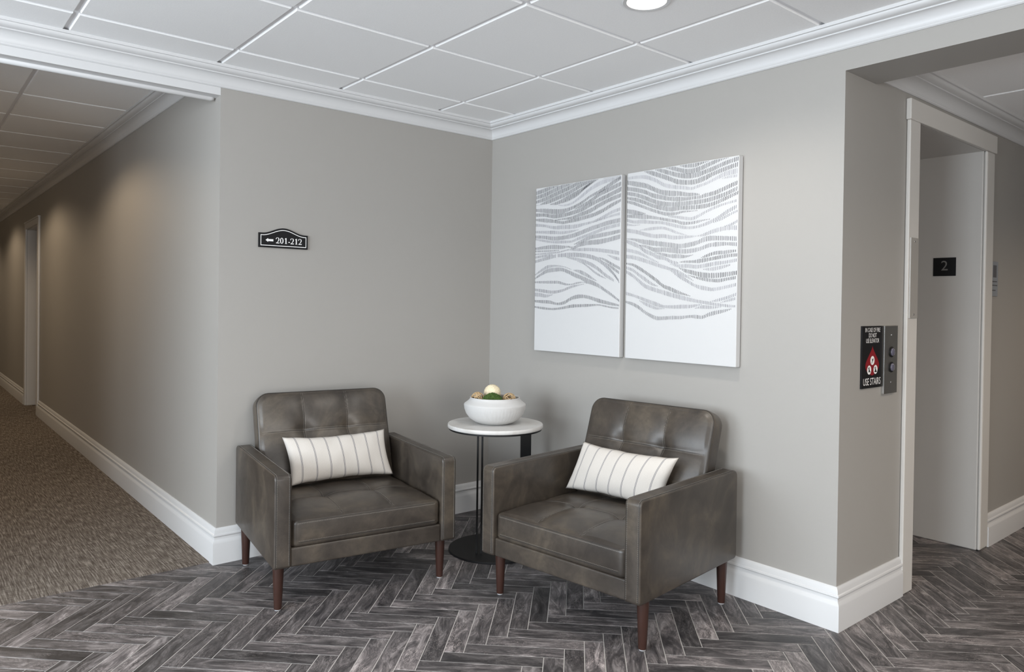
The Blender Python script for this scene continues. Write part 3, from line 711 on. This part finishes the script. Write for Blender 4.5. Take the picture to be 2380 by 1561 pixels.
        path = [sf(-sw/2+0.012+ins, -sd/2+0.010+ins, dz)] + [sf(p[0], p[1], dz) for p in F_] + [sf(sw/2-0.012-ins, -sd/2+0.010+ins, dz)]
        nn = (0, -0.75, 0.65) if md == 0 else (0, -1, 0)
        sm.tube([Vector(p)+Vector(nn)*0.0002 for p in path], 0.0012, 5)
        off = Vector((0, -0.0025, -0.0055)) if md == 0 else Vector((0, 0, 0.005))
        stitch(st, [Vector(p)+off+Vector((0, -0.0012 if md == 0 else 0, 0)) for p in path], (0, -1, 0.2))
    sm.build('seam', M['seam'], sc); st.build('stitching', M['thread'], sc)['kind'] = 'stuff'
    # ---- backrest, reclined
    bh, bt, bw = 0.455, 0.082, 0.652
    tilt = math.radians(18.0); up = Vector((0, math.sin(tilt), math.cos(tilt))); nf = Vector((0, -math.cos(tilt), math.sin(tilt)))
    org = Vector((0, 0.612, 0.352))
    bf = lambda u, v, d: org + Vector((u, 0, 0)) + up*(v+bh/2) + nf*d
    vs = 0.262                                                 # height of the cross seam on the back
    def bpuff(u, v):
        e = (1-abs(u/(bw/2))**4)*(1-abs(v/(bh/2))**4); h = v+bh/2
        z = 0.030*max(e, 0)**0.8
        lat = g(h-vs, 0.010)*0.004 + g(h-vs, 0.045)*0.007
        lon = max(g(u-0.108, 0.010), g(u+0.108, 0.010))*0.004 + max(g(u-0.108, 0.04), g(u+0.108, 0.04))*0.006
        dim = sum(math.exp(-(((u-q)**2+(h-vs)**2)/0.032**2)) for q in (-0.108, 0.108))*0.012
        return z-min(1.0, e*4)*(lat+lon+dim) if e > 0 else 0
    bk = plate('backrest', bw, bh, (0.02, 0.062, 0.062, 0.02), bt, 0.014, bf, M['leather'], t, df=bpuff, rings=40, ne=30)
    st, sm = MB(), MB()
    bon = lambda u, v: bf(u, v, bt+bpuff(u, v))
    for q in (-0.108, 0.108):
        P = [bon(q, -bh/2+0.1+(bh-0.115)*k/40) for k in range(41)]
        sm.tube(P, 0.0010, 5)
        for o_ in (-0.0045, 0.0045): stitch(st, [p+Vector((o_, 0, 0))+nf*0.0004 for p in P], nf)
    P = [bon(-bw/2+0.02+(bw-0.04)*k/60, vs-bh/2) for k in range(61)]
    sm.tube(P, 0.0010, 5)
    for o_ in (-0.0045, 0.0045): stitch(st, [p+up*o_+nf*0.0004 for p in P], nf)
    er = 0.014; ins = 0.0042
    O = rrect(bw-2*ins, bh-2*ins, [max(r-ins, 0.002) for r in (0.02, 0.062, 0.062, 0.02)], ne=16)
    k0 = next(i for i, p in enumerate(O) if p[0] > 0 and p[1] > -0.12); k1 = max(i for i, p in enumerate(O) if p[0] < 0 and p[1] > -0.12)
    sm.tube([bf(p[0], p[1], bt-0.0042) for p in O[k0:k1+1]], 0.0016, 5)
    sm.build('seam', M['seam'], bk); st.build('stitching', M['thread'], bk)['kind'] = 'stuff'
    # ---- legs
    for sx in (-1, 1):
        for y in (0.080, D_-0.057):
            lg = MB().lathe([(0.0145, 0.006), (0.0155, 0.008), (0.0235, HL+0.004)], 20).build('leg', M['wood'], t, smooth='auto')
            lg.location = (sx*(W_/2-0.038), y, 0)
            MB().lathe([(0.0105, 0.0), (0.0125, 0.001), (0.0125, 0.0062)], 16).build('glide', M['glide'], lg, smooth='auto')
    return t
chA = make_chair('grey-brown leather armchair standing against the wall with the room number sign')
chA.location = (-1.273, -0.824, 0); chA.rotation_euler = (0, 0, math.radians(-8.24))
chB = copy_tree(chA); chB['label'] = 'grey-brown leather armchair standing under the two white canvases'
chB.location = (-0.846, -1.486, 0); chB.rotation_euler = (0, 0, math.radians(-83.5))

# ================================================================== lumbar pillows
def pillow(label, chair, c, shear, roll, seed):
    W, H, T = 0.500, 0.225, 0.115
    nu, nv = 56, 30; V = []; UV = []; F = []
    rnd = random.Random(seed); ox = rnd.random()*50
    for side in (1, -1):
        for j in range(nv+1):
            for i in range(nu+1):
                u, v = 2*i/nu-1, 2*j/nv-1
                x = W/2*u*(1-0.055*(1-v*v)); z = H/2*v*(1-0.13*(1-u*u)**0.8)
                y = -side*T/2*max(0.0, (1-u*u)*(1-v*v))**0.42
                nz = noise.noise(Vector((x*14+ox, z*14, side*3.0)))
                edge = max(abs(u), abs(v))
                y += 0.004*nz*(1-edge**6)+0.005*(noise.noise(Vector((x*35+ox, z*35, 7))))*max(0, edge-0.55)*(1-edge**8)
                z += 0.004*noise.noise(Vector((x*12+ox, 3.1, 0)))*abs(v)
                V.append((x+shear*z, y, z)); UV.append(((u+1)/2, (v+1)/2))
    m_ = (nu+1)*(nv+1)
    for s in (0, 1):
        for j in range(nv):
            for i in range(nu):
                a = s*m_+j*(nu+1)+i; q = (a, a+1, a+nu+2, a+nu+1)
                F.append(q if s == 0 else q[::-1])
    me = bpy.data.meshes.new('lumbar_pillow'); me.from_pydata(V, [], F); me.materials.append(M['pillow'])
    ul = me.uv_layers.new(name='UVMap')
    for i, l in enumerate(me.loops): ul.data[i].uv = UV[l.vertex_index]
    bm = bmesh.new(); bm.from_mesh(me); bmesh.ops.remove_doubles(bm, verts=bm.verts, dist=1e-5); bm.to_mesh(me); bm.free()
    me.polygons.foreach_set('use_smooth', [True]*len(me.polygons))
    o = bpy.data.objects.new('lumbar_pillow', me); C.objects.link(o)
    Rz = Matrix.Rotation(chair.rotation_euler.z, 4, 'Z')
    o.matrix_world = Matrix.Translation(chair.location) @ Rz @ Matrix.Translation(Vector(c)) @ Matrix.Rotation(math.radians(-17), 4, 'X') @ Matrix.Rotation(math.radians(roll), 4, 'Y')
    tag(o, label, 'pillow', 'striped lumbar pillows')
    # piped seam round the edge
    return o
pillow('off-white striped lumbar pillow on the armchair below the room number sign', chA, (0.022, 0.478, 0.512), -0.11, 0.0, 3)
pillow('off-white striped lumbar pillow on the armchair under the canvases', chB, (-0.03, 0.478, 0.512), 0.22, 0.0, 9)

# ================================================================== side table and bowl
TC = Vector((-0.463, -0.642, 0)); TH = 0.642
t = thing('side_table', 'round side table with white top and black metal base in the corner', 'table', TC)
MB().lathe([(0.2405, TH-0.019), (0.2425, TH-0.016), (0.2425, TH-0.005), (0.2400, TH)], 96).build('table_top', M['stone'], t, smooth='auto')
MB().lathe([(0.234, TH-0.029), (0.236, TH-0.028), (0.236, TH-0.0191), (0.234, TH-0.0191)], 80).build('top_plate', M['black'], t, smooth='auto')
MB().lathe([(0.229, 0.0), (0.230, 0.002), (0.230, 0.007), (0.228, 0.009)], 96).build('base_plate', M['black'], t, smooth='auto')
rt = Vector((_R.x, _R.y, 0)).normalized(); fw = Vector((_F.x, _F.y, 0)).normalized()
def flatbar(c, along, wd, th, nm):
    a = along.normalized(); n = Vector((-a.y, a.x, 0)); q = MB(); v = []
    for z in (0.0088, TH-0.0285):
        for su, sv in ((-1, -1), (1, -1), (1, 1), (-1, 1)): v.append(Vector((c.x, c.y, z))+a*su*wd/2+n*sv*th/2)
    q.add(v, [(3, 2, 1, 0), (4, 5, 6, 7), (0, 1, 5, 4), (1, 2, 6, 5), (2, 3, 7, 6), (3, 0, 4, 7)]); q.build(nm, M['black'], t, bevel=0.001)
flatbar(rt*0.158+fw*0.09, rt*0.97+fw*0.2, 0.056, 0.010, 'leg')
for k in (-0.083, -0.061): flatbar(rt*k-fw*0.10, rt, 0.0095, 0.0095, 'leg')

BZ = TH; BC = TC-rt*0.004
prof = [(0.060, 0.0), (0.075, 0.001), (0.100, 0.010), (0.128, 0.028), (0.146, 0.052), (0.1545, 0.076), (0.1575, 0.094), (0.157, 0.099), (0.152, 0.104), (0.1395, 0.113),
        (0.1295, 0.122), (0.1262, 0.129), (0.1275, 0.1335), (0.1255, 0.1345), (0.1225, 0.1325), (0.1225, 0.126), (0.132, 0.114), (0.147, 0.099), (0.148, 0.088), (0.138, 0.055), (0.115, 0.028), (0.06, 0.014), (0.004, 0.012)]
rip = lambda i, a: (0.00035*math.sin(a*130)+0.0002*math.sin(a*53)) if 2 <= i <= 5 else 0
bo = MB().lathe(prof, 520, rip=rip).build('bowl', M['ceramic'], None, smooth=True); bo.location = BC+Vector((0, 0, BZ))
tag(bo, 'white ribbed ceramic bowl on the round side table', 'bowl')
def at(a, f, z): p = BC+rt*a+fw*f; return (p.x, p.y, BZ+z)
# moss ball, made of many small tufts
mb = MB(); rnd = random.Random(4)
ico = bmesh.new(); bmesh.ops.create_icosphere(ico, subdivisions=1, radius=1.0); IV = [v.co.copy() for v in ico.verts]; ico.verts.index_update(); IF = [tuple(v.index for v in f.verts) for f in ico.faces]; ico.free()
for k in range(420):
    z = 1-2*(k+0.5)/420; a = k*2.399963; r_ = math.sqrt(1-z*z); d = Vector((r_*math.cos(a), r_*math.sin(a), z)); rr = 0.0055+0.004*rnd.random()
    c_ = d*(0.050+0.004*rnd.random()); mb.add([c_+v*rr for v in IV], IF)
mb.lathe([(0.002, -0.046), (0.03, -0.035), (0.046, 0), (0.03, 0.035), (0.002, 0.046)], 16)
o = mb.build('moss_ball', M['moss'], None); o.location = at(-0.012, -0.044, 0.100); tag(o, 'green moss ball in the white bowl', 'moss ball')
# carved cream ball
bm = bmesh.new(); bmesh.ops.create_icosphere(bm, subdivisions=5, radius=0.044)
for v in bm.verts:
    d = v.co.normalized(); q = noise.voronoi(d*9.0)[0]; lf = min(1.0, (q[1]-q[0])*3.2)
    v.co = d*(0.0405+0.0035*lf+0.0010*noise.noise(d*30))
me = bpy.data.meshes.new('carved_ball'); bm.to_mesh(me); bm.free(); me.materials.append(M['cream']); me.polygons.foreach_set('use_smooth', [True]*len(me.polygons))
o = bpy.data.objects.new('carved_ball', me); C.objects.link(o); o.location = at(-0.016, 0.070, 0.146); tag(o, 'cream carved ball standing highest in the white bowl', 'ball')
# rattan balls
def rattan(seed, loc, label, R=0.033):
    mb = MB(); rn = random.Random(seed)
    for k in range(19):
        ax = Vector((rn.gauss(0, 1), rn.gauss(0, 1), rn.gauss(0, 1))).normalized(); u = ax.orthogonal().normalized(); v = ax.cross(u); rr = R*(0.93+0.09*rn.random()); of = ax*R*rn.uniform(-0.35, 0.35)
        rr = math.sqrt(max(rr*rr-of.length_squared, 1e-6))
        mb.tube([of+(u*math.cos(a)+v*math.sin(a))*rr for a in [2*PI*i/26 for i in range(26)]], 0.0017, 5, closed=True)
    o = mb.build('rattan_ball', M['rattan'], None, smooth=True); o.location = loc; tag(o, label, 'ball', 'rattan balls in the bowl')
rattan(1, at(-0.088, 0.000, 0.124), 'small woven rattan ball in the bowl, beside the wall with the sign')
rattan(2, at(0.072, -0.004, 0.121), 'small woven rattan ball in the bowl, beside the wall with the canvases')

# ================================================================== canvases
def catmull(P, x):
    for a, b in zip(P[:-1], P[1:]):
        if a[0] <= x <= b[0]:
            i = P.index(a); p0 = P[max(i-1, 0)]; p3 = P[min(i+2, len(P)-1)]
            t = (x-a[0])/max(b[0]-a[0], 1e-6); res = []
            for c in (1, 2):
                m1 = (b[c]-p0[c])/max(b[0]-p0[0], 1e-6)*(b[0]-a[0]); m2 = (p3[c]-a[c])/max(p3[0]-a[0], 1e-6)*(b[0]-a[0])
                res.append((2*t**3-3*t*t+1)*a[c]+(t**3-2*t*t+t)*m1+(-2*t**3+3*t*t)*b[c]+(t**3-t*t)*m2)
            return res
    return None
def canvas(label, y0, y1, z0, z1, rows, pitch, seed):
    dep = 0.036
    t = thing('canvas_picture', label, 'picture', (0, (y0+y1)/2, z0), 0, 'pair of canvases')
    yc = (y0+y1)/2; hw = (y0-y1)/2; H = z1-z0
    boxes('canvas', [((-dep, -hw, 0), (-0.004, hw, H))], M['canvas'], t, bevel=0.0025)
    rn = random.Random(seed); byt = {}
    for tn, s in rows:
        P = [tuple(float(q)/1000 for q in k.split(',')) for k in s.split()]
        x = P[0][0]+0.002
        if P[0][0] < 0.03: x = 0.006
        end = 0.994 if P[-1][0] > 0.965 else P[-1][0]
        P[0] = (min(P[0][0], x), P[0][1], P[0][2]); P[-1] = (max(P[-1][0], end), P[-1][1], P[-1][2])
        while x < end:
            r = catmull(P, x)
            if r:
                v, h = r; h = max(h, 0.004)*(0.86+0.12*rn.random()); r2 = catmull(P, min(x+0.02, P[-1][0])); sl = ((r2[0]-v)*H)/(max(min(x+0.02, P[-1][0])-x, 1e-4)*2*hw) if r2 else 0
                top, bot = max(v-h/2, 0.003), min(v+h/2, 0.997)
                if bot-top > 0.002:
                    kk = tone(min(0.9, max(0.2, tn+rn.uniform(-0.07, 0.07)))); lst = byt.setdefault(kk.name, (kk, MB()))[1]
                    lean = 0.35*sl*(bot-top)*H + rn.uniform(-0.0006, 0.0006)
                    sw = 0.0015+0.0004*rn.random()
                    yy = hw-x*2*hw; zt, zb = (1-top)*H, (1-bot)*H; xx = -dep-0.0004
                    lst.add([(xx, yy+sw-lean/2, zb), (xx, yy-sw-lean/2, zb), (xx, yy-sw+lean/2, zt), (xx, yy+sw+lean/2, zt)], [(0, 1, 2, 3)])
            x += pitch*(0.92+0.16*rn.random())
    for kk, b_ in byt.values():
        o = b_.build('ink_strokes', kk, t); o['kind'] = 'stuff'
canvas('white canvas print of wavy grey dashes, nearer the corner, plain lower third', -0.450, -1.088, 0.990, 1.902, STROKES_A, 0.0122, 1)
canvas('white canvas print of darker wavy dashes dipping to a valley, away from the corner', -1.127, -1.755, 0.990, 1.902, STROKES_B, 0.0140, 2)

# ================================================================== signs
def text(s, size, fn, m, name, parent, sx=1.0, align='CENTER', depth=0.0004):
    cu = bpy.data.curves.new('txt', 'FONT'); cu.body = s; cu.size = size; cu.align_x = align; cu.resolution_u = 3; cu.extrude = 0
    ob = bpy.data.objects.new('txt', cu); C.objects.link(ob)
    dg = bpy.context.evaluated_depsgraph_get(); me = bpy.data.meshes.new_from_object(ob.evaluated_get(dg))
    bpy.data.objects.remove(ob); bpy.data.curves.remove(cu)
    V = [fn(v.co.x*sx, v.co.y) for v in me.vertices]; F = [tuple(p.vertices) for p in me.polygons]; bpy.data.meshes.remove(me)
    return mesh(name, V, F, m, parent)
def ribbon(mb, pts, wds, fn, d):
    k0 = len(mb.v); n = len(pts)
    for i, (x, y) in enumerate(pts):
        a = pts[max(i-1, 0)]; b = pts[min(i+1, n-1)]; tx, ty = b[0]-a[0], b[1]-a[1]; L = math.hypot(tx, ty) or 1; nx, ny = -ty/L, tx/L; w_ = wds[i]/2
        mb.v += [Vector(fn(x+nx*w_, y+ny*w_, d)), Vector(fn(x-nx*w_, y-ny*w_, d))]
    for i in range(n-1): mb.f.append((k0+2*i, k0+2*i+1, k0+2*i+3, k0+2*i+2))
def glyph(mb, ch, x, y, h, fn, d):
    """bold serif figures; returns the advance"""
    w_ = 0.68*h
    if ch == '0':
        n = 40; k0 = len(mb.v)
        for i in range(n):
            a = 2*PI*i/n; mb.v.append(Vector(fn(x+w_/2+w_*0.46*math.cos(a), y+h/2+h*0.51*math.sin(a), d))); mb.v.append(Vector(fn(x+w_/2+w_*0.20*math.cos(a), y+h/2+h*0.43*math.sin(a), d)))
        for i in range(n): j = (i+1) % n; mb.f.append((k0+2*i, k0+2*j, k0+2*j+1, k0+2*i+1))
    elif ch == '1':
        ribbon(mb, [(x+w_*0.55, y), (x+w_*0.55, y+h)], [w_*0.28]*2, fn, d)
        ribbon(mb, [(x+w_*0.22, y+h*0.80), (x+w_*0.36, y+h*0.86), (x+w_*0.50, y+h*0.985)], [h*0.05, h*0.10, h*0.05], fn, d+0.0001)
        ribbon(mb, [(x+w_*0.25, y+h*0.025), (x+w_*0.85, y+h*0.025)], [h*0.05]*2, fn, d+0.00005)
        return 0.73*h
    elif ch == '2':
        P = [(0.10, 0.70), (0.12, 0.84), (0.28, 0.965), (0.50, 0.985), (0.72, 0.93), (0.84, 0.76), (0.80, 0.58), (0.66, 0.40), (0.44, 0.22), (0.16, 0.05)]
        Wd = [0.10, 0.12, 0.08, 0.055, 0.12, 0.165, 0.16, 0.12, 0.085, 0.07]
        T = [(i, a, b_, q) for i, ((a, b_), q) in enumerate(zip(P, Wd))]; sm3 = []
        for k in range(55):
            i = k/54*(len(P)-1); u = catmull([(t_[0], t_[1], t_[2]) for t_ in T], i); q = catmull([(t_[0], t_[3], t_[3]) for t_ in T], i); sm3.append((u[0], u[1], q[0]))
        ribbon(mb, [(x+w_*a*0.96, y+h*b_) for a, b_, _ in sm3], [h*q for _, _, q in sm3], fn, d)
        ribbon(mb, [(x+w_*0.06, y+h*0.065), (x+w_*0.92, y+h*0.065)], [h*0.13]*2, fn, d+0.00005)
        ribbon(mb, [(x+w_*0.90, y+h*0.03), (x+w_*0.96, y+h*0.22)], [h*0.05, h*0.03], fn, d+0.0001)
    elif ch == '-':
        ribbon(mb, [(x+w_*0.10, y+h*0.30), (x+w_*0.56, y+h*0.30)], [h*0.13]*2, fn, d); return 0.44*h
    return 0.73*h
# room number sign on the left wall
sx0, sx1, sz = -1.4515, -1.1985, 1.511
t = thing('room_number_sign', 'black arched plaque reading 201-212 with a white arrow and border', 'sign', ((sx0+sx1)/2, 0, sz))
SW = sx1-sx0
def arch(ins, n=40):
    hs_, rise = 0.071, 0.028; P = [(-SW/2+ins, ins), (SW/2-ins, ins)]
    for i in range(n+1):
        x = (SW/2-ins)*(1-2*i/n); q = x/(SW/2)
        P.append((x, hs_-ins*1.05+rise*(0.5+0.5*math.cos(PI*min(1, abs(q)/0.86)))**1.0))
    return P
sf_ = lambda u, v, d: (u, -d, v)
MB().prism(arch(0.0), sf_, 0.001, 0.011).build('plate', M['signblack'], t, bevel=0.0008)
a, b_ = arch(0.0085), arch(0.0118); mbx = MB(); n = len(a)
for p in a+b_: mbx.v.append(Vector(sf_(p[0], p[1], 0.0114)))
for i in range(n): mbx.f.append((i, (i+1) % n, n+(i+1) % n, n+i))
mbx.build('border_line', M['signwhite'], t)
mbx = MB(); x = -0.0415; hh_ = 0.0285
for ch in '201-212': x += glyph(mbx, ch, x, 0.0225, hh_, sf_, 0.0114)
mbx.build('numerals', M['signwhite'], t)
mbx = MB(); ay = 0.036
mbx.add([sf_(*p, 0.0114) for p in ((-0.093, ay), (-0.0805, ay+0.0098), (-0.0805, ay-0.0098))], [(0, 1, 2)])
mbx.add([sf_(*p, 0.0114) for p in ((-0.0805, ay+0.0052), (-0.0805, ay-0.0052), (-0.054, ay-0.0052), (-0.054, ay+0.0052))], [(0, 1, 2, 3)])
mbx.build('arrow', M['signwhite'], t)

# fire sign beside the elevator
fx0, fx1, fz0, fz1 = 0.166, 0.350, 0.927, 1.180
FW, FH = fx1-fx0, fz1-fz0
t = thing('fire_sign', 'black sign saying in case of fire use stairs, with a red flame', 'sign', ((fx0+fx1)/2, -L2, fz0))
boxes('plate', [((-FW/2, -0.007, 0), (FW/2, -0.0005, FH))], M['signblack'], t, bevel=0.0006)
ff_ = lambda z: (lambda u, v: (u, -z, v))
for s, zz, hgt, wid in (('IN CASE OF FIRE', 0.2285, 0.0185, 0.135), ('DO NOT', 0.2065, 0.0185, 0.070), ('USE ELEVATOR', 0.1845, 0.0185, 0.118), ('USE STAIRS', 0.0125, 0.030, 0.156)):
    o = text(s, hgt*1.37, ff_(0.0074), M['signwhite'], 'lettering', t)
    xs = [v.co.x for v in o.data.vertices]; k = wid/(max(xs)-min(xs)); mid = (max(xs)+min(xs))/2
    for v in o.data.vertices: v.co.x = (v.co.x-mid)*k; v.co.z += zz
fl_pts = []
for i in range(41):
    q = i/40                       # half outline from the tip down
    fl_pts.append((0.062*max(0.0, math.sin(PI*q**1.7))**0.8, 0.172-0.122*q))
fl_pts = [(max(x_, 0), z_) for x_, z_ in fl_pts]
out = fl_pts + [(-x_, z_) for x_, z_ in fl_pts[::-1]]
mbx = MB(); mid = [(0.0, z_) for _, z_ in fl_pts]
for i in range(40):
    (xa, za), (xb, zb) = fl_pts[i], fl_pts[i+1]
    mbx.add([(-xa, -0.0074, za), (xa, -0.0074, za), (xb, -0.0074, zb), (-xb, -0.0074, zb)], [(0, 1, 2, 3)])
fo = mbx.build('flame', M['red'], t)
for cx_, cz_, kind in ((0.0, 0.112, 'up'), (-0.028, 0.074, 'a'), (0.029, 0.074, 'b')):
    mbx = MB(); n = 32; r_ = 0.0185
    mbx.v = [Vector((cx_+r_*math.cos(2*PI*i/n), -0.0078, cz_+r_*math.sin(2*PI*i/n))) for i in range(n)]; mbx.f = [tuple(range(n))]
    dsc = mbx.build('disc', M['signwhite'], t)
    q = MB(); fz = lambda u, v, d: (cx_+u, -0.0078-d, cz_+v)
    if kind == 'up':
        ribbon(q, [(-0.008, -0.012), (-0.003, -0.006), (0.002, -0.001), (0.009, 0.008)], [0.003]*4, fz, 0.0004)
        ribbon(q, [(-0.001, -0.002), (-0.001, 0.008)], [0.005, 0.004], fz, 0.0005); ribbon(q, [(-0.005, 0.005), (0.004, 0.003)], [0.0025]*2, fz, 0.0006)
    else:
        ribbon(q, [(-0.002, -0.009), (0.0, 0.004)], [0.009, 0.007], fz, 0.0004); ribbon(q, [(0.0, 0.006), (0.0, 0.011)], [0.006, 0.006], fz, 0.0005)
        ribbon(q, [(-0.011, 0.010), (0.011, -0.010)], [0.003]*2, fz, 0.0006)
        if kind == 'b': ribbon(q, [(-0.011, -0.009), (0.011, -0.009)], [0.003]*2, fz, 0.0007)
    q.build('pictogram', M['signblack'], dsc)

# call panel
px0, px1, pz0, pz1 = 0.360, 0.487, 0.894, 1.180
t = thing('elevator_call_panel', 'brushed steel elevator call panel with two round buttons', 'panel', ((px0+px1)/2, -L2, pz0))
boxes('face_plate', [((-(px1-px0)/2, -0.011, 0), ((px1-px0)/2, -0.0005, pz1-pz0))], M['steel'], t, bevel=0.001)
for z in (1.069, 1.005):
    bb = MB().lathe([(0.0225, 0.0), (0.0225, 0.003), (0.019, 0.0045), (0.0175, 0.0045)], 32).build('button', M['black'], t, smooth='auto'); bb.rotation_euler = (PI/2, 0, 0); bb.location = (0.004, -0.0108, z-pz0)
    MB().lathe([(0.0168, 0.003), (0.0168, 0.0065), (0.014, 0.0095), (0.008, 0.0108), (0.001, 0.0112)], 32).build('button_cap', M['button'], bb, smooth='auto')
for z in (1.141, 0.941):
    s_ = MB().lathe([(0.0045, 0.0), (0.0043, 0.0012), (0.002, 0.0022), (0.0005, 0.0023)], 16).build('screw', M['chrome'], t, smooth='auto'); s_.rotation_euler = (PI/2, 0, 0); s_.location = (0.004, -0.0108, z-pz0)
# steel plate on the door casing
t = thing('steel_casing_plate', 'narrow brushed steel plate screwed to the elevator door casing', 'plate', (0.613, YF, 1.212))
boxes('plate', [((-0.040, -0.006, 0), (0.040, -0.0003, 0.352))], M['satin'], t, bevel=0.0008)
for z in (0.016, 0.336):
    s_ = MB().lathe([(0.005, 0.0), (0.0048, 0.0012), (0.002, 0.0022), (0.0005, 0.0023)], 16).build('screw', M['chrome'], t, smooth='auto'); s_.rotation_euler = (PI/2, 0, 0); s_.location = (0, -0.0058, z)
# floor number on the elevator jamb
ny0, ny1, nz0, nz1 = -2.075, -1.965, 1.432, 1.530
t = thing('floor_number_sign', 'square black sign with the numeral 2 on the elevator jamb', 'sign', (EX1, (ny0+ny1)/2, nz0))
boxes('plate', [((-0.004, -(ny1-ny0)/2, 0), (-0.0004, (ny1-ny0)/2, nz1-nz0))], M['signblack'], t)
o = text('2', 0.075, lambda u, v: (-0.0044, -u, v+0.030), M['numgrey'], 'numeral', t)
# grey plaque beyond the elevator
t = thing('wall_plaque', 'small grey plaque with print on the wall beyond the elevator', 'plaque', (1.70, -L2, 1.327))
boxes('plate', [((-0.05, -0.005, 0), (0.045, -0.0005, 0.185))], M['plaque'], t, bevel=0.001)
for z, l in ((0.075, 0.07), (0.055, 0.075), (0.028, 0.05)):
    boxes('print_line', [((-0.04, -0.0056, z), (-0.04+l, -0.005, z+0.006))], M['plaquedark'], t)
boxes('print_block', [((-0.03, -0.0056, 0.10), (0.02, -0.005, 0.165))], M['plaquedark'], t)
